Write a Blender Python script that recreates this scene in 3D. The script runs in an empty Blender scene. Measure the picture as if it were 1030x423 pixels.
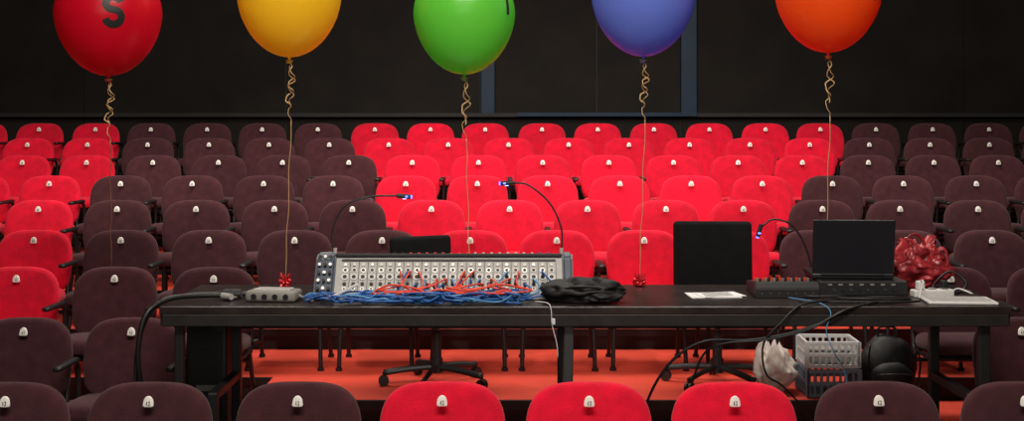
import bpy, bmesh, math, random
from mathutils import Vector, Matrix, noise, Euler
random.seed(7)
sc = bpy.context.scene
try:
    sc.view_settings.view_transform = 'Standard'
except Exception: pass

# ---------------------------------------------------------------- materials
def mat(name, col, rough=.6, metal=0, noise_amt=0, nscale=20, bump=0, bscale=200, coat=0, emis=None, estr=0, sheen=0, spec=None, trans=0, objvar=0):
    m = bpy.data.materials.new(name); m.use_nodes = True
    nt = m.node_tree; b = nt.nodes['Principled BSDF']
    b.inputs['Base Color'].default_value = (*col, 1)
    b.inputs['Roughness'].default_value = rough
    b.inputs['Metallic'].default_value = metal
    b.inputs['Coat Weight'].default_value = coat
    if spec is not None: b.inputs['Specular IOR Level'].default_value = spec
    if sheen: b.inputs['Sheen Weight'].default_value = sheen
    if emis:
        b.inputs['Emission Color'].default_value = (*emis, 1); b.inputs['Emission Strength'].default_value = estr
    tc = nt.nodes.new('ShaderNodeTexCoord')
    if noise_amt:
        n = nt.nodes.new('ShaderNodeTexNoise'); n.inputs['Scale'].default_value = nscale; n.inputs['Detail'].default_value = 5
        nt.links.new(tc.outputs['Object'], n.inputs['Vector'])
        r = nt.nodes.new('ShaderNodeValToRGB')
        r.color_ramp.elements[0].position = .3; r.color_ramp.elements[1].position = .7
        r.color_ramp.elements[0].color = (*[c*(1-noise_amt) for c in col], 1)
        r.color_ramp.elements[1].color = (*[min(1, c*(1+noise_amt)) for c in col], 1)
        nt.links.new(n.outputs['Fac'], r.inputs['Fac']); last = r.outputs['Color']
        if objvar:
            oi = nt.nodes.new('ShaderNodeObjectInfo'); mr = nt.nodes.new('ShaderNodeMapRange')
            mr.inputs['To Min'].default_value = 1-objvar; mr.inputs['To Max'].default_value = 1+objvar*.6
            nt.links.new(oi.outputs['Random'], mr.inputs['Value'])
            hs = nt.nodes.new('ShaderNodeHueSaturation')
            nt.links.new(mr.outputs['Result'], hs.inputs['Value']); nt.links.new(last, hs.inputs['Color'])
            last = hs.outputs['Color']
        nt.links.new(last, b.inputs['Base Color'])
    if bump:
        n = nt.nodes.new('ShaderNodeTexNoise'); n.inputs['Scale'].default_value = bscale
        nt.links.new(tc.outputs['Object'], n.inputs['Vector'])
        bp = nt.nodes.new('ShaderNodeBump'); bp.inputs['Strength'].default_value = bump; bp.inputs['Distance'].default_value = .01
        nt.links.new(n.outputs['Fac'], bp.inputs['Height']); nt.links.new(bp.outputs['Normal'], b.inputs['Normal'])
    if trans:
        tr = nt.nodes.new('ShaderNodeBsdfTranslucent'); tr.inputs['Color'].default_value = (*col, 1)
        mx = nt.nodes.new('ShaderNodeMixShader'); mx.inputs[0].default_value = trans
        out = nt.nodes['Material Output']
        nt.links.new(b.outputs[0], mx.inputs[1]); nt.links.new(tr.outputs[0], mx.inputs[2]); nt.links.new(mx.outputs[0], out.inputs[0])
    return m

M = dict(
 red=mat('red_upholstery', (.70,.003,.030), .8, noise_amt=.14, nscale=16, bump=.4, bscale=220, sheen=.12, spec=.2, objvar=.14),
 plum=mat('plum_upholstery', (.058,.016,.021), .85, noise_amt=.22, nscale=18, bump=.4, bscale=220, sheen=.12, spec=.2, objvar=.14),
 blk=mat('black_metal', (.010,.010,.011), .45),
 plast=mat('black_plastic', (.012,.012,.013), .5, bump=.1, bscale=300),
 chairfab=mat('black_fabric', (.008,.008,.009), .9, noise_amt=.2, bump=.3, spec=.15),
 tag=mat('white_tag', (.85,.83,.78), .4),
 ink=mat('dark_ink', (.01,.01,.01), .5),
 floor_red=mat('red_linoleum', (.72,.070,.038), .5, noise_amt=.15, nscale=3, bump=.05),
 floor_dark=mat('dark_floor', (.030,.020,.018), .6, noise_amt=.3, nscale=5),
 riser=mat('black_riser', (.009,.008,.008), .7, noise_amt=.2, nscale=4),
 wall=mat('black_wall_paint', (.0080,.0062,.0048), .8, noise_amt=.35, nscale=2.5, bump=.1, bscale=30, spec=.25),
 wall_bluelit=mat('painted_blue_light', (.004,.020,.045), .5, noise_amt=.2, nscale=3, spec=.3),  # blue lamp light on the back wall, put into the base colour
 table=mat('black_tabletop', (.024,.016,.014), .30, noise_amt=.5, nscale=9, bump=.06, bscale=60),
 tabedge=mat('table_edge', (.014,.011,.011), .5, noise_amt=.4, nscale=14),
 steel=mat('grey_steel', (.10,.10,.105), .4, metal=.7),
 cpanel=mat('console_panel', (.46,.45,.43), .45, noise_amt=.08, nscale=20),
 cheek=mat('console_cheek', (.055,.075,.11), .35),
 nickel=mat('nickel', (.85,.84,.80), .3, metal=.5),
 white=mat('white_plastic', (.75,.74,.72), .4),
 grey=mat('grey_plastic', (.24,.23,.21), .5, noise_amt=.1),
 bluec=mat('blue_cable', (.025,.12,.42), .5),
 redc=mat('orange_red_cable', (.80,.06,.02), .45),
 cyanc=mat('light_blue_cable', (.10,.32,.60), .5),
 blackc=mat('black_cable', (.008,.008,.009), .45),
 gold=mat('gold_ribbon', (.60,.40,.18), .4, metal=.2),
 foil=mat('red_foil', (.50,.01,.02), .3, metal=.4),
 led=mat('blue_led', (.1,.15,1), .4, emis=(.10,.16,1), estr=3),
 ledw=mat('white_led', (.5,.6,1), .4, emis=(.45,.55,1), estr=2),
 crateb=mat('bluegrey_crate_plastic', (.17,.23,.28), .5),
 cratew=mat('grey_crate_plastic', (.60,.62,.62), .5),
 bag=mat('white_bag_plastic', (.78,.70,.64), .4, trans=.15),
 redbag=mat('red_plastic_film', (.42,.035,.045), .28, noise_amt=.6, nscale=14, bump=.7, bscale=24, trans=.2),
 pack=mat('black_nylon', (.007,.007,.008), .6, noise_amt=.3),
 paper=mat('paper', (.8,.8,.8), .7),
 laptop=mat('laptop_shell', (.010,.010,.014), .35),
)

# ---------------------------------------------------------------- mesh builder
class B:
    def __init__(s): s.bm = bmesh.new(); s.mats = []
    def mi(s, k):
        if k not in s.mats: s.mats.append(k)
        return s.mats.index(k)
    def add(s, t, k, smooth=False, mx=None):
        if mx is not None: t.transform(mx)
        bmesh.ops.recalc_face_normals(t, faces=t.faces[:])
        i = s.mi(k)
        for f in t.faces: f.material_index = i; f.smooth = smooth
        me = bpy.data.meshes.new('tmp'); t.to_mesh(me); t.free()
        s.bm.from_mesh(me); bpy.data.meshes.remove(me)
    def box(s, c, d, k, bev=0, rot=(0,0,0), seg=2, smooth=None):
        t = bmesh.new(); bmesh.ops.create_cube(t, size=1)
        for v in t.verts: v.co = Vector((v.co.x*d[0], v.co.y*d[1], v.co.z*d[2]))
        if bev: bmesh.ops.bevel(t, geom=t.edges[:], offset=bev, segments=seg, affect='EDGES', profile=.5)
        s.add(t, k, bool(bev) and seg > 2 if smooth is None else smooth, Matrix.Translation(c) @ Euler(rot).to_matrix().to_4x4())
    def cyl(s, p0, p1, r, k, r2=None, n=12):
        p0, p1 = Vector(p0), Vector(p1); d = p1-p0
        t = bmesh.new(); bmesh.ops.create_cone(t, cap_ends=True, segments=n, radius1=r, radius2=r if r2 is None else r2, depth=d.length)
        s.add(t, k, False, Matrix.Translation((p0+p1)/2) @ d.to_track_quat('Z','Y').to_matrix().to_4x4())
    def tube(s, pts, r, k, n=8, sub=6, flat=1.0):
        pts = [Vector(p) for p in pts]
        if sub > 1 and len(pts) > 2:
            q = []
            P = [pts[0]*2-pts[1]] + pts + [pts[-1]*2-pts[-2]]
            for i in range(1, len(P)-2):
                a, b, c, d = P[i-1:i+3]
                for j in range(sub):
                    u = j/sub
                    q.append(.5*((2*b)+(c-a)*u+(2*a-5*b+4*c-d)*u*u+(3*b-a-3*c+d)*u**3))
            q.append(pts[-1]); pts = q
        t = bmesh.new(); rings = []
        T = (pts[1]-pts[0]).normalized()
        N = T.orthogonal().normalized()
        for i, p in enumerate(pts):
            T2 = (pts[min(i+1, len(pts)-1)]-pts[max(i-1, 0)])
            T2 = T2.normalized() if T2.length > 1e-9 else T
            N = (N - T2*N.dot(T2))
            N = N.normalized() if N.length > 1e-6 else T2.orthogonal().normalized()
            Bn = T2.cross(N); T = T2
            rings.append([t.verts.new(p + (N*math.cos(a)*r + Bn*math.sin(a)*r*flat)) for a in [2*math.pi*j/n for j in range(n)]])
        for a, b in zip(rings, rings[1:]):
            for j in range(n): t.faces.new((a[j], a[(j+1)%n], b[(j+1)%n], b[j]))
        t.faces.new(rings[0][::-1]); t.faces.new(rings[-1])
        s.add(t, k, True)
    def lathe(s, prof, k, n=32, c=(0,0,0)):
        t = bmesh.new(); R = []
        for r, z in prof:
            if r < 1e-6: R.append([t.verts.new((0,0,z))])
            else: R.append([t.verts.new((r*math.cos(2*math.pi*j/n), r*math.sin(2*math.pi*j/n), z)) for j in range(n)])
        for a, b in zip(R, R[1:]):
            for j in range(n):
                if len(a) == 1 and len(b) == 1: continue
                if len(a) == 1: t.faces.new((a[0], b[j], b[(j+1)%n]))
                elif len(b) == 1: t.faces.new((a[j], a[(j+1)%n], b[0]))
                else: t.faces.new((a[j], a[(j+1)%n], b[(j+1)%n], b[j]))
        s.add(t, k, True, Matrix.Translation(c))
    def blob(s, c, d, k, amp=.2, f=4, seed=0, sub=4, flat=True, smooth=True, sharp=False, taper=0):
        t = bmesh.new(); bmesh.ops.create_icosphere(t, subdivisions=sub, radius=1)
        for v in t.verts:
            p = v.co.copy(); o = Vector((seed*3.1, seed*1.7, 0))
            nn = noise.noise(p*f+o)
            if sharp: nn = 1-2*abs(nn)*1.6
            p *= 1 + amp*nn + amp*.4*noise.noise(p*f*2.7+o)
            if taper: p.x *= 1-taper*p.z; p.y *= 1-taper*p.z
            p = Vector((p.x*d[0]/2, p.y*d[1]/2, p.z*d[2]/2))
            if flat: p.z = max(p.z, -d[2]*.40)
            v.co = p
        s.add(t, k, smooth, Matrix.Translation(c))
    def pillow(s, outline, th, k, curve=0, mx=None):
        t = bmesh.new(); n = len(outline)
        cx = sum(p[0] for p in outline)/n; cz = sum(p[1] for p in outline)/n
        prof = [(0,-1.15),(.35,-1.12),(.7,-1.05),(.88,-.95),(.955,-.72),(.99,-.3),(1,.1),(.985,.6),(.94,.9),(.7,1),(0,1)]
        R = []
        for sc_, y in prof:
            if sc_ == 0: R.append([t.verts.new((cx, y*th/2, cz))])
            else: R.append([t.verts.new((cx+(p[0]-cx)*sc_, y*th/2 - curve*((p[0]-cx)*sc_)**2, cz+(p[1]-cz)*(sc_ if sc_ < .8 else 1-(1-sc_)*1.1))) for p in outline])
        for a, b in zip(R, R[1:]):
            for j in range(n):
                if len(a) == 1: t.faces.new((a[0], b[j], b[(j+1)%n]))
                elif len(b) == 1: t.faces.new((a[j], a[(j+1)%n], b[0]))
                else: t.faces.new((a[j], a[(j+1)%n], b[(j+1)%n], b[j]))
        s.add(t, k, True, mx)
    def mesh(s, name):
        me = bpy.data.meshes.new(name); s.bm.to_mesh(me); s.bm.free()
        for k in s.mats: me.materials.append(M[k])
        return me
    def obj(s, name, loc=(0,0,0), rotz=0):
        o = bpy.data.objects.new(name, s.mesh(name)); sc.collection.objects.link(o)
        o.location = loc; o.rotation_euler[2] = rotz; return o

def place(name, me, loc, rotz=0):
    o = bpy.data.objects.new(name, me); sc.collection.objects.link(o); o.location = loc; o.rotation_euler[2] = rotz; return o

# ---------------------------------------------------------------- room
def simple(name, c, d, k):
    b = B(); b.box((0,0,0), d, k); return b.obj(name, c)
simple('floor', (0,4.6,-.05), (15,19,.1), 'floor_dark')
simple('ceiling', (0,4.6,5.55), (15,19,.1), 'riser')
simple('wall_left', (-7.3,4.6,2.75), (.2,19,5.5), 'wall')
simple('wall_right', (7.3,4.6,2.75), (.2,19,5.5), 'wall')
simple('wall_front', (0,-4.7,2.75), (15,.2,5.5), 'wall')
b = B()
b.box((0,13.35,2.75), (14.6,.1,5.5), 'riser')
xs = [-7.2,-4.53,-2.4,-.34,.90,1.79,4.78,7.2]
for a, c in zip(xs, xs[1:]):
    b.box(((a+c)/2,13.29,3.6), (c-a-.018,.03,3.5), 'wall')
    b.box(((a+c)/2,13.29,.92), (c-a-.018,.03,1.80), 'wall')
b.obj('wall_back')
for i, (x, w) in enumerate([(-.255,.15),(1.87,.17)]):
    bb = B(); bb.box((0,0,0), (w,.05,2.6), 'wall_bluelit', .008); bb.obj('trim_%d'%(i+1), (x,13.25,3.15))  # wall strips, their blue lighting painted as colour
bb = B(); bb.box((0,0,0), (11.4,.07,.045), 'riser', .008); bb.obj('trim_3', (0,13.235,1.845))
bb = B(); bb.box((0,0,0), (1.9,.02,.04), 'wall_bluelit', .004); bb.obj('trim_4', (1.0,13.19,1.85))  # blue-lit stretch of the ledge, light painted as a thin strip

# ---------------------------------------------------------------- tiered platforms
D = {3:7.10,4:7.96,5:8.86,6:9.75,7:10.66,8:11.54,9:12.42}
Z = {k:.152+.133*(k-3) for k in D}
b = B()
for k in D:
    y0 = D[k]-.60; y1 = 13.24
    b.box((0,(y0+y1)/2,Z[k]/2-.002), (14.2,y1-y0,Z[k]-.004), 'riser')
    ye = D[k+1]-.60 if k < 9 else 13.24
    b.box((0,(y0+ye)/2,Z[k]-.004), (14.2,ye-y0,.012), 'floor_red')
    b.box((0,y0-.008,Z[k]-.02), (14.2,.02,.045), 'blk')
zx = Z[4]
b.box((.40,(6.75+7.40)/2,zx/2), (3.60,.65,zx-.006), 'riser')
b.box((.40,(6.75+7.40)/2,zx), (3.60,.66,.010), 'floor_red')
b.box((.40,6.74,zx-.02), (3.60,.03,.05), 'blk')
b.box((.30,6.03,.072), (3.86,1.40,.144), 'riser')
b.box((.30,6.03,.147), (3.86,1.40,.01), 'floor_dark')
b.obj('seating_tier_platform')

# ---------------------------------------------------------------- theatre seats
def seat_mesh(name, fab, arms):
    b = B(); out = []; n = 56
    for j in range(n):
        a = 2*math.pi*j/n; ca, sa = math.cos(a), math.sin(a)
        e = 2/3.3 if sa > 0 else 2/4.5
        x = .240*abs(ca)**e*(1 if ca > 0 else -1); z = abs(sa)**e*(1 if sa > 0 else -1)
        x *= 1-.05*max(z,0)-.04*max(-z,0)
        out.append((x, .2*z))
    tilt = Matrix.Translation((0,-.015,.615)) @ Matrix.Rotation(math.radians(-9),4,'X')
    b.pillow(out, .055, fab, curve=.45, mx=tilt)
    b.pillow([(p[0]*.94,p[1]*.94-.004) for p in out], .02, 'blk', curve=.45, mx=Matrix.Translation((0,.022,0)) @ tilt)
    so = []
    for j in range(n):
        a = 2*math.pi*j/n; ca, sa = math.cos(a), math.sin(a); e = 2/5
        so.append((.232*abs(ca)**e*(1 if ca > 0 else -1), .215*abs(sa)**e*(1 if sa > 0 else -1)))
    b.pillow(so, .085, fab, mx=Matrix.Translation((0,-.265,.425)) @ Matrix.Rotation(math.radians(-93),4,'X'))
    b.box((0,-.25,.375), (.40,.36,.02), 'blk', .006)
    for sx in (-1,1):
        b.tube([(sx*.20,.0,.50),(sx*.205,-.03,.38),(sx*.205,-.05,.34)], .014, 'blk')
        b.tube([(sx*.205,-.08,.36),(sx*.215,-.03,.18),(sx*.22,.03,.012)], .013, 'blk')
        b.tube([(sx*.205,-.36,.36),(sx*.215,-.39,.18),(sx*.22,-.41,.012)], .013, 'blk')
        b.tube([(sx*.205,-.03,.36),(sx*.205,-.2,.355),(sx*.205,-.40,.36)], .013, 'blk')
        b.cyl((sx*.22,.03,.004),(sx*.22,.03,.02), .02, 'blk'); b.cyl((sx*.22,-.41,.004),(sx*.22,-.41,.02), .02, 'blk')
    b.tube([(-.21,-.06,.30),(.21,-.06,.30)], .013, 'blk', sub=1)
    if arms:
        b.tube([(.262,-.02,.40),(.266,-.03,.55),(.266,-.06,.60),(.266,-.14,.612)], .012, 'blk')
        b.box((.266,-.19,.618), (.042,.27,.026), 'blk', .012, seg=3)
        b.tube([(.21,-.05,.40),(.262,-.02,.40)], .012, 'blk', sub=1)
    tm = Matrix.Translation((0,-.050,.752)) @ Matrix.Rotation(math.radians(-9),4,'X')
    to = []
    for j in range(20):
        a = 2*math.pi*j/20; ca, sa = math.cos(a), math.sin(a); e = 2/2.2 if sa > 0 else 2/5
        x_ = .019*abs(ca)**e*(1 if ca > 0 else -1); z_ = .021*abs(sa)**e*(1 if sa > 0 else -1)
        to.append((x_*(1-.18*z_/.021), z_))
    b.pillow(to, .010, 'tag', mx=tm)
    for (x, z, w, h) in [(-.004,-.006,.003,.012),(.004,.0,.006,.002),(.006,-.006,.002,.012),(.004,-.012,.006,.002)]:
        t = bmesh.new(); bmesh.ops.create_cube(t, size=1)
        for v in t.verts: v.co = Vector((v.co.x*w, v.co.y*.003, v.co.z*h))
        b.add(t, 'ink', False, tm @ Matrix.Translation((x,-.0062,z)))
    return b.mesh(name)
ME = {('R',1):seat_mesh('red_seat_mesh','red',True),('D',1):seat_mesh('plum_seat_mesh','plum',True),
      ('R',0):seat_mesh('red_seat_noarm_mesh','red',False),('D',0):seat_mesh('plum_seat_noarm_mesh','plum',False)}
def row(x0, sp, pattern, y, z, arms=1):
    for i, c in enumerate(pattern):
        if c in 'RD':
            place('theatre_seat', ME[(c,arms)], (x0+sp*i+random.uniform(-.008,.008), y+random.uniform(-.010,.010), z), random.uniform(-.02,.02))
row(-6.32,.5512,'RRRRRDDDDRRRRRRRRRDDDDDD', D[9], Z[9])
row(-5.54,.5512,'RRRRDDDDRRRRRRRRDDDDDD', D[8], Z[8])
row(-5.25,.5512,'RRRRDDDDRRRRRRRDDDDDD', D[7], Z[7])
row(-4.14,.5520,'RRDDDDRRRRRRDDDDD', D[6], Z[6])
row(-3.875,.5505,'RRDDDDRRRRRDDDDD', D[5], Z[5])
row(-3.57,.5505,'RRDDDDRRRRDDDD', D[4], Z[4])
row(-3.335,.5505,'RRDD', D[3], Z[3])
row(2.48,.5505,'DD', D[3], Z[3])
row(-2.945,.535,'DDD', 6.25, 0)
row(2.53,.545,'D', 6.25, 0)
row(-1.884,.5415,'DDDRRRDD', 4.71, 0, 0)

# ---------------------------------------------------------------- table
b = B()
TZ = .964
b.box((.329,5.975,TZ-.018), (3.815,.75,.036), 'table', .005)
b.box((.329,5.615,TZ-.062), (3.79,.03,.055), 'tabedge', .004)
b.box((.329,6.335,TZ-.062), (3.79,.03,.055), 'tabedge', .004)
for x in (-1.565,2.223): b.box((x,5.975,TZ-.062), (.03,.70,.055), 'tabedge', .004)
for x in (-1.345,2.06):
    b.box((x,6.12,(.154+.92)/2), (.045,.045,.766), 'blk', .005)
    b.box((x,5.87,.555), (.04,.50,.04), 'blk', .005)
    b.box((x,5.64,.363), (.045,.045,.418), 'blk', .005)
b.box((2.13,5.66,.532), (.05,.04,.756), 'blk', .005)
b.box((-1.50,5.66,.532), (.04,.04,.756), 'blk', .005)
b.box((.25,5.66,.532), (.045,.045,.756), 'steel', .005, rot=(0,.02,0))
b.box((.25,6.28,.532), (.045,.045,.756), 'blk', .005)
b.box((-.1,6.30,.80), (2.9,.02,.10), 'blk', .004)
b.obj('folding_table')

# ---------------------------------------------------------------- mixing console
b = B()
x0, x1 = -.92, .285
w = x1-x0; cx = (x0+x1)/2
def wedge(b, xa, xb, prof, k, bev=0):
    t = bmesh.new()
    A = [t.verts.new((xa,y,z)) for y, z in prof]; C = [t.verts.new((xb,y,z)) for y, z in prof]
    n = len(prof); t.faces.new(A); t.faces.new(C[::-1])
    for j in range(n): t.faces.new((A[j],C[j],C[(j+1)%n],A[(j+1)%n]))
    if bev: bmesh.ops.bevel(t, geom=t.edges[:], offset=bev, segments=3, affect='EDGES')
    b.add(t, k, False)
prof = [(5.80,.968),(5.80,.995),(5.90,1.145),(5.94,1.158),(6.31,1.045),(6.33,.968)]
wedge(b, x0+.09, x1-.05, prof, 'cpanel')
big = [(5.785,.966),(5.78,1.0),(5.885,1.155),(5.94,1.175),(6.33,1.06),(6.34,.966)]
wedge(b, x0, x0+.095, big, 'cheek', .012); wedge(b, x1-.05, x1, big, 'cheek', .012)
b.box((cx+.02,5.925,1.158), (w-.14,.05,.016), 'plast', .004, rot=(-.15,0,0))
p0 = Vector((0,5.80,.995)); p1 = Vector((0,5.90,1.145)); dv = (p1-p0).normalized(); L = (p1-p0).length
nrm = Vector((1,0,0)).cross(dv)
if nrm.y > 0: nrm = -nrm
def pp(u, v, h=0): return Vector((u,0,0)) + p0 + dv*v + nrm*h
def jack(u, v, r, hh, k, kin='ink'):
    b.cyl(pp(u,v,0), pp(u,v,hh), r, k, n=14)
    if kin: b.cyl(pp(u,v,hh), pp(u,v,hh+.0012), r*.6, kin, n=10)
ang = math.atan2(dv.z, dv.y) - math.pi/2
def plate(u, v, a, c, k, h=.001): b.box(pp(u,v,h), (a,.003,c), k, rot=(ang,0,0))
N = 24; ua = x0+.14; ub = x1-.10; du = (ub-ua)/(N-1)
plate((ua+ub)/2, .170, ub-ua+.04, .012, 'ink')
for i in range(N):
    u = ua+du*i
    plate(u+du/2, .082, .0025, .16, 'plast')
    jack(u, .146, .0075, .008, 'white' if i%3 else 'nickel', None)
    jack(u, .118, .0125, .005, 'white' if i%2 else 'nickel')
    jack(u, .083, .0165, .006, 'white')
    jack(u, .047, .0090, .006, 'plast')
    jack(u, .022, .0085, .006, 'nickel')
for i in range(3):
    for j in range(5):
        q = Vector((x0+.022+.025*i, 5.778+.0225*j+.002, 1.02+.034*j))
        b.cyl(q, q+nrm*.008, .008, 'nickel' if (i+j)%2 else 'ink', n=10)
for i in range(26):
    u = x0+.13+.0385*i
    for j in range(5):
        yy = 5.97+.045*j; zz = 1.158-(yy-5.94)*.305+.002
        b.cyl((u,yy,zz), (u,yy,zz+.016), .006, ['plast','redc','white','bluec','grey'][(j+i//8)%5], n=8)
    b.box((u,6.25,1.072), (.012,.02,.014), 'white', .002)
b.obj('mixing_console')

def lamp(pts, tip, d):
    b = B(); b.tube(pts, .0045, 'blackc', sub=8)
    b.cyl(pts[0], Vector(pts[0])+Vector((0,0,.03)), .009, 'nickel')
    tip = Vector(tip); d = Vector(d).normalized()
    b.cyl(tip, tip+d*.065, .011, 'plast', n=12)
    b.cyl(tip+d*.065, tip+d*.072, .008, 'led', n=10)
    b.box(tip+d*.046+Vector((0,-.0115,0)), (.012,.004,.009), 'led', .001)
    b.box(tip+d*.035+Vector((0,0,-.012)), (.018,.010,.003), 'ledw', .001)
    return b.obj('gooseneck_lamp')
lamp([(-.84,5.95,1.16),(-.855,5.97,1.27),(-.80,5.99,1.385),(-.68,6.0,1.43),(-.55,6.0,1.435)], (-.55,6.0,1.435), (1,0,-.08))
lamp([(.235,5.95,1.16),(.235,5.97,1.28),(.18,5.99,1.40),(.08,6.0,1.485),(.01,6.0,1.497)], (.01,6.0,1.497), (-1,0,-.05))
lamp([(1.52,6.26,.966),(1.47,6.27,1.16),(1.40,6.27,1.27),(1.31,6.28,1.30),(1.25,6.28,1.26)], (1.25,6.28,1.275), (-.3,0,-1))

# ---------------------------------------------------------------- cables
def wiggle(a, c, n, amp, zb, lift=.03):
    pts = []
    for i in range(n):
        t = i/(n-1)
        pts.append((a[0]+(c[0]-a[0])*t+random.uniform(-amp,amp), min(5.775,max(5.625,a[1]+(c[1]-a[1])*t+random.uniform(-amp,amp)*.8)), zb+random.uniform(0,lift)))
    return pts
b = B()
for i in range(32):
    xa = random.uniform(-1.0,-.45); xb = random.uniform(-.3,.12)
    k = 'bluec' if i%4 else 'cyanc'
    b.tube(wiggle((xa,random.uniform(5.64,5.74)), (xb,random.uniform(5.64,5.74)), 9, .055, TZ+.006, .05), .0045, k, n=6, sub=5)
for i in range(7):
    cx_ = random.uniform(-.7,.02); r_ = random.uniform(.06,.11); ph = random.uniform(0,6)
    b.tube([(cx_+r_*math.cos(ph+j*.75), 5.70+.055*math.sin(ph+j*.75), TZ+.02+.035*(.5+.5*math.sin(j*1.3+i))) for j in range(12)], .0045, 'bluec' if i%2 else 'cyanc', n=6)
for i in range(17):
    u = ua+du*(6+i); v = random.choice([.022,.047,.083])
    e2 = pp(u,v,.05); k = 'bluec' if i%3 else 'cyanc'
    b.cyl(pp(u,v,.006), pp(u,v,.035), .0065, 'plast')
    b.tube([pp(u,v,.034), e2, (u+random.uniform(-.05,.05),5.73,1.02), (u+random.uniform(-.10,.06),5.69,TZ+.02), (u-.2+random.uniform(-.1,.1),5.66,TZ+.012)], .0045, k, n=6)
b.obj('blue_audio_cables')
b = B()
for i in range(14):
    u = ua+du*(6+i*1.0)+du*.3; v = random.choice([.022,.047,.083])
    b.cyl(pp(u,v,.006), pp(u,v,.035), .0065, 'redc' if i%2 else 'plast')
    b.tube([pp(u,v,.034), pp(u,v,.055), (u+random.uniform(-.06,.04),5.70,1.045), (u+random.uniform(-.14,.08),5.68,1.025), (u+random.uniform(-.2,.2),5.65,TZ+.05)], .0042, 'redc', n=6)
b.tube([(-.62,5.67,1.01),(-.45,5.66,1.0),(-.33,5.67,1.03),(-.15,5.66,1.01),(-.02,5.68,1.03)], .0045, 'redc', n=6)
b.tube([(-.66,5.70,1.00),(-.55,5.68,1.05),(-.42,5.67,1.03),(-.36,5.66,.99)], .0045, 'redc', n=6)
b.tube([(-.30,5.67,1.04),(-.18,5.65,1.03),(-.05,5.66,1.055),(.06,5.69,1.03)], .0045, 'redc', n=6)
b.obj('red_audio_cables')
b = B()
b.tube([(-1.235,5.84,.99),(-1.32,5.82,.985),(-1.45,5.76,.99),(-1.56,5.68,.985),(-1.635,5.60,.93),(-1.665,5.58,.78),(-1.66,5.60,.62),(-1.64,5.66,.40),(-1.60,5.75,.17)], .0125, 'blackc')
b.tube([(-1.25,5.90,.985),(-1.40,5.92,.98),(-1.52,5.86,.98),(-1.60,5.74,.975),(-1.65,5.66,.90),(-1.685,5.62,.74),(-1.68,5.62,.5),(-1.64,5.70,.17)], .008, 'blackc')
b.cyl((-1.34,5.82,.99), (-1.26,5.83,.99), .022, 'plast'); b.cyl((-1.29,5.76,.985), (-1.34,5.80,.985), .014, 'nickel')
b.obj('multicore_cable')
b = B()
b.box((0,0,.026), (.24,.13,.050), 'grey', .016, seg=3); b.box((0,-.0,.053), (.17,.09,.008), 'cpanel', .004)
for i in range(4): b.cyl((-.075+.05*i,-.062,.026), (-.075+.05*i,-.070,.026), .013, 'plast')
b.tube([(.11,0,.03),(.16,-.02,.012),(.20,-.06,.01)], .006, 'grey'); b.tube([(-.11,.02,.03),(-.15,.03,.02),(-.2,-.02,.01)], .006, 'grey')
b.obj('stage_box', (-1.10,5.79,TZ), -.12)
b = B(); b.box((0,0,.01), (.16,.022,.012), 'white', .003, rot=(0,-.45,0)); b.cyl((-.08,0,-.028),(-.10,0,-.037),.006,'ink')
b.obj('marker_pen', (-.77,5.665,TZ+.046))
b = B()
b.tube([(.10,5.70,TZ+.01),(.16,5.62,TZ+.012),(.175,5.588,.95),(.178,5.585,.89),(.20,5.585,.80),(.205,5.59,.74)], .0022, 'white', n=6)
b.box((.185,5.583,.90), (.016,.010,.028), 'white', .003)
b.obj('white_cable')

b = B()
b.blob((0,0,.052), (.34,.16,.115), 'pack', .22, 1.8, 3, sub=4, sharp=True)
b.blob((.08,-.02,.035), (.20,.16,.07), 'pack', .3, 2.5, 5, sub=4)
b.tube([(-.12,-.05,.06),(-.04,-.09,.085),(.05,-.085,.08),(.12,-.04,.05)], .006, 'blk')
b.obj('black_cloth_bag', (.325,5.74,TZ-.003))
b = B(); b.box((0,0,0), (.24,.17,.003), 'paper'); b.box((.03,.0,.003), (.21,.15,.002), 'paper', rot=(0,0,.2))
for i in range(5): b.box((.02,-.05+.025*i,.0045), (.14,.005,.001), 'ink', rot=(0,0,.2))
b.obj('paper_sheet', (.955,5.95,TZ+.002), .06)

b = B()
wedge(b, -.15, .15, [(-.12,0),(-.12,.045),(-.10,.075),(.12,.055),(.12,0)], 'plast', .004)
for i in range(7):
    for j in range(3):
        y = -.07+.06*j; b.cyl((-.12+.04*i,y,.068-.005*j), (-.12+.04*i,y,.086-.005*j), .006, ['plast','grey','redc'][j], n=10)
    b.cyl((-.12+.04*i,-.119,.022), (-.12+.04*i,-.126,.022), .006, 'steel', n=10)
b.obj('small_audio_mixer', (1.29,5.98,TZ))
b = B()
b.box((0,.10,.036), (.42,.30,.072), 'plast', .008)
for i in range(9): b.cyl((-.18+.04*i,-.05,.03),(-.18+.04*i,-.057,.03),.007,'steel' if i%2 else 'plast',n=10)
for i in range(7): b.box((-.16+.05*i,-.0505,.055),(.02,.004,.008),'grey')
b.obj('audio_interface', (1.665,5.98,TZ), 0)
b = B()
b.box((0,.13,.012), (.385,.26,.022), 'laptop', .005)
b.box((0,.14,.024), (.34,.14,.003), 'plast', .001)
for r in range(5):
    for c_ in range(14): b.box((-.15+.023*c_,.09+.022*r,.0265), (.018,.016,.003), 'blk')
b.box((0,.23,.0245), (.09,.04,.001), 'grey')
lt = math.radians(7)
b.box((0,-.017,.155), (.385,.012,.262), 'laptop', .004, rot=(lt,0,0))
b.box((0,-.0095,.158), (.355,.003,.225), 'ink', rot=(lt,0,0))
b.cyl((-.15,.0,.022), (.15,.0,.022), .008, 'plast'); b.box((0,-.0235,.17), (.05,.002,.012), 'grey', rot=(lt,0,0))
b.obj('laptop_computer', (1.63,5.99,TZ+.074), -.06)

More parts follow.
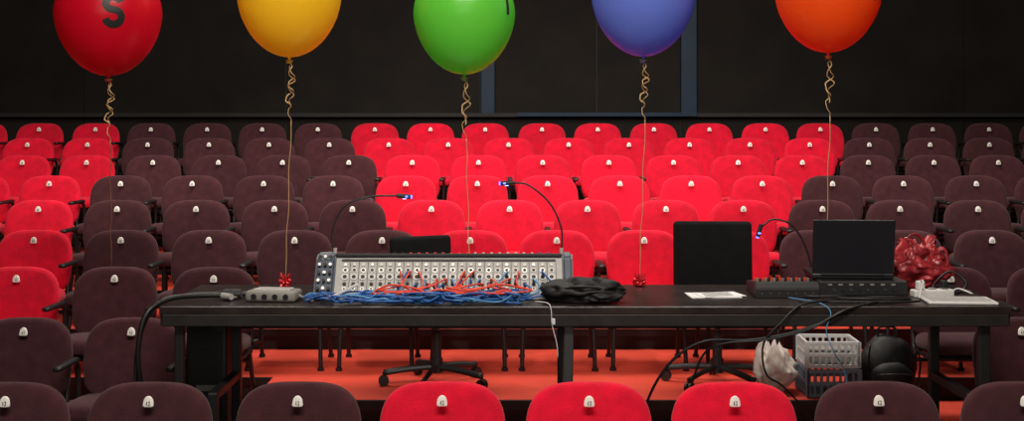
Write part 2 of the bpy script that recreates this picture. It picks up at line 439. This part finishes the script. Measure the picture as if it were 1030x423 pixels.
def crumple(b, c, d, k, seed, n=64, m=26, fold=.14, smooth=True, f2=3.3, a2=.16):
    t = bmesh.new(); R = []
    for i in range(m+1):
        v = i/m; ring = []
        for j in range(n):
            a = 2*math.pi*j/n; ca, sa = math.cos(a), math.sin(a)
            base = (.35+.65*math.sin(min(1,v*2.2)*math.pi/2)) * (1-.40*max(0,v-.35)/.65)
            q = Vector((ca*1.3, sa*1.3, v*2.2+seed))
            rr = base*(1+.34*(1-3*abs(noise.noise(q*1.1)))+a2*noise.noise(q*f2))
            rr *= 1+fold*math.sin(a*7+6*noise.noise(q*.8))*v
            z = v*d[2]*(1+.35*noise.noise(Vector((ca*1.9,sa*1.9,seed*2)))*v) + .012*noise.noise(q*4)*min(1,v*6)
            ring.append(t.verts.new((rr*ca*d[0]/2+.03*noise.noise(Vector((0,v*3,seed))), rr*sa*d[1]/2, z)))
        R.append(ring)
    for a, c2 in zip(R, R[1:]):
        for j in range(n): t.faces.new((a[j],a[(j+1)%n],c2[(j+1)%n],c2[j]))
    t.faces.new(R[0][::-1])
    inner = [t.verts.new((v.co.x*.55, v.co.y*.55, v.co.z*.8)) for v in R[-1]]
    for j in range(n): t.faces.new((R[-1][j],R[-1][(j+1)%n],inner[(j+1)%n],inner[j]))
    t.faces.new(inner)
    if not smooth: bmesh.ops.triangulate(t, faces=t.faces[:])
    b.add(t, k, smooth, Matrix.Translation(c))
b = B(); crumple(b, (0,0,.002), (.27,.19,.235), 'redbag', 5.3, n=80, m=34, fold=.14, f2=5.0, a2=.34)
b.tube([(-.03,0,.17),(-.06,-.02,.24),(-.02,-.02,.27),(.03,0,.23),(.03,0,.17)],.010,'redbag',flat=.35)
b.tube([(.05,0,.15),(.12,-.02,.20),(.14,-.03,.13),(.10,-.05,.06)],.010,'redbag',flat=.35)
b.obj('red_plastic_bag', (2.01,6.21,TZ))
b = B(); b.box((0,0,.007), (.31,.19,.012), 'white', .004); b.box((0,0,.0136), (.27,.155,.001), 'cpanel')
b.cyl((.146,0,.013),(.146,0,.0142),.006,'grey')
b.obj('tablet_computer', (2.045,5.745,TZ), -.08)
b = B()
b.box((0,0,.017), (.20,.055,.034), 'white', .006)
for i in range(3): b.cyl((-.06+.06*i,0,.034),(-.06+.06*i,0,.040),.019,'grey')
b.box((-.06,0,.055), (.035,.035,.04), 'white', .006); b.box((.06,0,.055), (.03,.035,.04), 'plast', .006)
b.tube([(-.06,0,.075),(-.07,-.05,.08),(-.10,-.08,.03),(-.11,-.09,.008)], .004, 'white', n=6)
b.tube([(.1,0,.02),(.15,.03,.03),(.20,-.01,.01)], .004, 'white', n=6)
b.obj('power_strip', (1.985,5.92,TZ), .15)
b = B()
b.tube([(-.09,.0,.008),(-.06,.03,.05),(.02,.04,.10),(.08,.0,.05),(.03,-.03,.008),(-.05,-.02,.012),(-.02,.03,.02),(.06,.03,.012),(.10,-.02,.008)], .006, 'blackc')
b.obj('coiled_black_cable', (2.11,6.03,TZ), .1)

b = B()
b.tube([(1.80,5.80,TZ+.012),(1.68,5.68,TZ+.012),(1.50,5.585,.955),(1.36,5.575,.89),(1.22,5.58,.845),(1.05,5.60,.815),(.86,5.60,.81),(.72,5.62,.72),(.62,5.66,.55),(.56,5.72,.30),(.50,5.8,.16)], .0065, 'blackc')
b.tube([(1.83,5.75,TZ+.012),(1.62,5.64,TZ+.012),(1.46,5.582,.93),(1.30,5.57,.86),(1.12,5.57,.82),(.95,5.60,.80),(.86,5.64,.74),(.80,5.70,.55),(.70,5.75,.30),(.66,5.8,.16)], .005, 'blackc')
b.tube([(1.70,5.78,TZ+.012),(1.50,5.70,TZ+.012),(1.30,5.60,TZ+.01),(1.20,5.575,.90),(1.12,5.58,.80),(1.14,5.62,.66),(1.24,5.72,.58),(1.4,5.9,.40),(1.5,6.1,.17)], .0045, 'blackc')
b.tube([(1.28,5.80,TZ+.012),(1.38,5.64,TZ+.012),(1.42,5.58,.94),(1.40,5.58,.86),(1.44,5.60,.76),(1.52,5.7,.62),(1.6,5.8,.17)], .0025, 'cyanc', n=6)
b.tube([(1.85,5.68,TZ+.012),(1.7,5.655,TZ+.012),(1.5,5.66,TZ+.012),(1.3,5.67,TZ+.012)], .005, 'blackc')
b.tube([(1.5,5.78,TZ+.012),(1.62,5.72,TZ+.018),(1.78,5.74,TZ+.012),(1.84,5.80,TZ+.012)], .006, 'blackc')
b.tube([(1.36,5.84,TZ+.012),(1.52,5.80,TZ+.02),(1.64,5.83,TZ+.012),(1.78,5.80,TZ+.016),(1.84,5.84,TZ+.012)], .004, 'blackc')
b.obj('power_cables')

# ---------------------------------------------------------------- office chairs
def office_chair(loc, rot, back_z, bw, bh):
    b = B()
    for i in range(5):
        a = 2*math.pi*i/5+.3; c, s_ = math.cos(a), math.sin(a)
        b.tube([(0,0,.105),(c*.15,s_*.15,.095),(c*.30,s_*.30,.075)], .020, 'plast', flat=.7)
        b.cyl((c*.30-s_*.018,s_*.30+c*.018,.030),(c*.30-s_*.004,s_*.30+c*.004,.030),.030,'plast',n=16)
        b.cyl((c*.30+s_*.018,s_*.30-c*.018,.030),(c*.30+s_*.004,s_*.30-c*.004,.030),.030,'plast',n=16)
        b.cyl((c*.30,s_*.30,.03),(c*.30,s_*.30,.08),.008,'plast')
    b.cyl((0,0,.07),(0,0,.15),.035,'plast'); b.cyl((0,0,.15),(0,0,.30),.028,'plast'); b.cyl((0,0,.30),(0,0,.43),.016,'steel')
    b.box((0,.02,.435),(.20,.24,.03),'plast',.006)
    b.box((0,0,.485),(.47,.45,.075),'chairfab',.03,seg=4)
    b.tube([(0,.12,.43),(0,.26,.44),(0,.285,.55),(0,.275,back_z)], .018, 'plast', flat=.5)
    b.box((0,.24,back_z), (bw,.06,bh), 'chairfab', .026, seg=4, rot=(-.08,0,0))
    return b.obj('office_chair', loc, rot)
office_chair((-.43,7.14,Z[4]+.006), .45, .665, .38, .32)
office_chair((1.17,7.14,Z[4]+.006), -.05, .715, .46, .39)

# ---------------------------------------------------------------- crates, bags
def crate(b, z, k, h):
    W_, D_ = .28, .24
    b.box((0,0,z+.008),(W_-.02,D_-.02,.012),k)
    for zz in (z+.012, z+h*.5, z+h-.012):
        for y in (-D_/2, D_/2): b.box((0,y,zz),(W_,.012,.02),k,.003)
        for x in (-W_/2, W_/2): b.box((x,0,zz),(.012,D_,.02),k,.003)
    for i in range(9):
        x = -W_/2+W_*i/8
        for y in (-D_/2, D_/2): b.box((x,y,z+h/2),(.012 if 0<i<8 else .024,.010,h-.01),k)
    for i in range(7):
        y = -D_/2+D_*i/6
        for x in (-W_/2, W_/2): b.box((x,y,z+h/2),(.012,.010,h-.01),k)
b = B(); crate(b, 0, 'crateb', .155); b.obj('plastic_crate', (1.745,6.92,Z[4]+.006), .03)
b = B(); crate(b, 0, 'cratew', .15); b.box((0,.02,.055),(.22,.17,.08),'grey',.01); b.obj('plastic_crate', (1.745,6.92,Z[4]+.163), -.03)
b = B(); crumple(b, (0,0,.002), (.20,.20,.25), 'bag', 8.2)
b.obj('white_plastic_bag', (1.46,6.97,Z[4]+.006))
b = B(); b.blob((0,0,.155),(.32,.22,.34),'pack',.10,1.6,6,sub=4,taper=.08); b.blob((0,-.10,.10),(.24,.12,.18),'pack',.10,2,9,sub=3)
b.tube([(-.05,0,.31),(-.04,0,.36),(.04,0,.36),(.05,0,.31)],.010,'blk',flat=.5)
b.tube([(-.12,-.10,.28),(-.14,-.14,.2),(-.13,-.13,.06)],.012,'blk',flat=.3); b.tube([(.12,-.10,.28),(.14,-.14,.2),(.13,-.13,.06)],.012,'blk',flat=.3)
b.tube([(-.10,-.158,.13),(0,-.168,.135),(.10,-.158,.13)],.003,'steel')
b.obj('black_backpack', (2.07,6.92,Z[4]+.008))
b = B(); b.box((0,0,.325),(.20,.34,.65),'plast',.012,seg=3); b.box((0,-.172,.36),(.16,.006,.5),'blk',.002)
b.cyl((0,-.17,.22),(0,-.180,.22),.07,'plast',n=24); b.cyl((0,-.17,.48),(0,-.180,.48),.045,'plast',n=20)
b.box((.0,-.177,.335),(.10,.003,.03),'grey')
b.obj('black_loudspeaker', (-1.495,6.30,.153))

# ---------------------------------------------------------------- balloons
def balloon(colname, col, bx, by, cz, R, anchor, letter=None, curl=3):
    M[colname] = mat(colname, col, .30, trans=.40, spec=.5)
    b = B(); prof = []
    def rz(th):
        c, s_ = math.cos(th), math.sin(th)
        if c >= 0: return R*s_, R*1.05*c
        return R*(s_*(1-.05*abs(c))), R*(-1.17*abs(c)**1.06)
    for i in range(37): prof.append(rz(math.pi*i/36))
    prof[0] = (0, R*1.05); zb = prof[-1][1]
    prof[-1] = (.010, zb+.002); prof += [(.007,zb-.012),(.013,zb-.022),(.016,zb-.030),(.009,zb-.031),(0,zb-.026)]
    b.lathe(prof, colname, 48)
    if letter:
        strokes, w_, yaw, up = letter
        t = bmesh.new()
        def surf(u, v):
            th = math.pi/2 - v; r, z = rz(th); a = -math.pi/2+yaw+u/max(.3,math.sin(th))
            return Vector((r*math.cos(a), r*math.sin(a), z))*1.006
        for st in strokes:
            rows = []
            for i, p in enumerate(st):
                q0 = st[max(0,i-1)]; q1 = st[min(len(st)-1,i+1)]
                d = Vector((q1[0]-q0[0], q1[1]-q0[1])).normalized(); n_ = Vector((-d.y, d.x))
                rows.append([t.verts.new(surf(p[0]+n_.x*w_*j/2, p[1]+up+n_.y*w_*j/2)) for j in (-1,-.5,0,.5,1)])
            for r0, r1 in zip(rows, rows[1:]):
                for j in range(4): t.faces.new((r0[j],r0[j+1],r1[j+1],r1[j]))
        b.add(t, 'ink', True)
    z0 = zb-.018; pts = []; n = curl*10
    ax, ay, az = anchor[0]-bx, anchor[1]-by, anchor[2]-cz
    cl = .30
    for i in range(n+1):
        t_ = i/n; r = .014*math.sin(math.pi*t_)+.002
        r *= 1+.6*math.sin(i*.7)
        pts.append((r*math.cos(t_*curl*6.28)+.01*math.sin(t_*7), r*math.sin(t_*curl*6.28), z0-cl*t_))
    b.tube(pts, .0034, 'gold', n=5, sub=2, flat=.5)
    pts2 = []
    for i in range(n+1):
        t_ = i/n; r = .018*math.sin(math.pi*t_)*(1+.4*math.sin(i*.45))
        pts2.append((-r*math.cos(t_*curl*5+1)+.006, r*math.sin(t_*curl*5+1), z0-cl*.78*t_))
    b.tube(pts2, .0034, 'gold', n=5, sub=2, flat=.5)
    k = 7; e = Vector(pts[-1]); an = Vector((ax,ay,az))
    b.tube([e.lerp(an, i/k)+Vector((.004*math.sin(i*2.1) if 0<i<k else 0,0,0)) for i in range(k+1)], .0022, 'gold', n=5, sub=3)
    b.tube([(-.016,0,z0),(0,.012,z0-.003),(.016,0,z0),(0,-.012,z0-.003),(-.016,0,z0)], .004, 'gold', n=5)
    return b.obj('balloon', (bx,by,cz))
S = []
for i in range(41):
    t_ = i/40
    if t_ < .5:
        a = math.radians(15 + (270-15)*(t_/.5)); S.append((.135*math.cos(a), .115+.115*math.sin(a)))
    else:
        a = math.radians(90 - (255)*((t_-.5)/.5)); S.append((.145*math.cos(a), -.125+.125*math.sin(a)))
DB = 6.3
balloon('red_balloon_latex', (.74,.006,.028), -2.03, DB, 2.325, .262, (-2.235,6.99,.985), ([S], .13, .40, .02), 4)
balloon('yellow_balloon_latex', (1.0,.68,.03), -1.12, DB, 2.415, .259, (-1.135,6.28,TZ+.04), None, 4)
balloon('green_balloon_latex', (.19,.76,.08), -.24, DB, 2.325, .256, (-.215,6.345,1.05), ([[(0,.14-.028*i) for i in range(11)]], .09, 1.03, .10), 3)
balloon('blue_balloon_latex', (.20,.29,.82), .66, DB, 2.42, .260, (.64,6.28,TZ+.04), None, 4)
balloon('orange_balloon_latex', (1.0,.13,.015), 1.59, DB, 2.445, .265, (1.58,6.325,TZ), None, 3)
for x in (-1.135,.64):
    b = B(); b.blob((0,0,.022),(.05,.045,.048),'foil',.5,2.5,int(x*7)+9,sub=3,sharp=True,smooth=False)
    for i in range(7):
        a = i*.9; b.tube([(0,0,.03),(.014*math.cos(a),.014*math.sin(a),.05),(.030*math.cos(a),.022*math.sin(a),.062+.012*math.sin(i*3))],.004,'foil',n=5,flat=.3)
    b.obj('balloon_weight', (x,6.28,TZ-.002))

# ---------------------------------------------------------------- lights
def area(name, loc, target, size, power, col=(1,.90,.80), sy=None):
    l = bpy.data.lights.new(name, 'AREA'); l.energy = power; l.color = col; l.size = size
    if sy: l.shape = 'RECTANGLE'; l.size_y = sy
    o = bpy.data.objects.new(name, l); sc.collection.objects.link(o); o.location = loc
    o.rotation_euler = (Vector(target)-Vector(loc)).to_track_quat('-Z','Y').to_euler(); return o
def spot(name, loc, target, power, ang_, blend=.6, r=.15, col=(1,.90,.80)):
    l = bpy.data.lights.new(name, 'SPOT'); l.energy = power; l.spot_size = math.radians(ang_); l.spot_blend = blend; l.shadow_soft_size = r; l.color = col
    o = bpy.data.objects.new(name, l); sc.collection.objects.link(o); o.location = loc
    o.rotation_euler = (Vector(target)-Vector(loc)).to_track_quat('-Z','Y').to_euler(); return o
area('stage_wash_light', (0,2.0,5.3), (0,7.5,.5), 3.5, 360, sy=1.0)
area('front_fill_light', (0,-3.5,3.0), (0,6,1.2), 5, 110, sy=2.0)  # added fill from behind the camera, brightens balloons and table
area('house_light', (0,8.4,5.4), (0,8.4,0), 6, 300, sy=1.6)
spot('spotlight_1', (-2.0,5.6,5.3), (-.8,10,1.2), 480, 58)
spot('spotlight_2', (2.8,5.6,5.3), (1.6,10,1.2), 480, 58)
spot('spotlight_3', (-3.8,5.6,5.3), (-4.6,9.6,1.2), 330, 50)
w = bpy.data.worlds.new('world'); sc.world = w; w.use_nodes = True
w.node_tree.nodes['Background'].inputs[0].default_value = (.01,.01,.012,1)

# ---------------------------------------------------------------- camera
cam = bpy.data.cameras.new('camera'); co = bpy.data.objects.new('camera', cam); sc.collection.objects.link(co)
co.location = (0,0,1.8); co.rotation_euler = (math.radians(90),0,0)
cam.sensor_width = 36; cam.lens = 36*1260/1030; cam.shift_y = -91.5/1030
cam.clip_end = 60
sc.camera = co
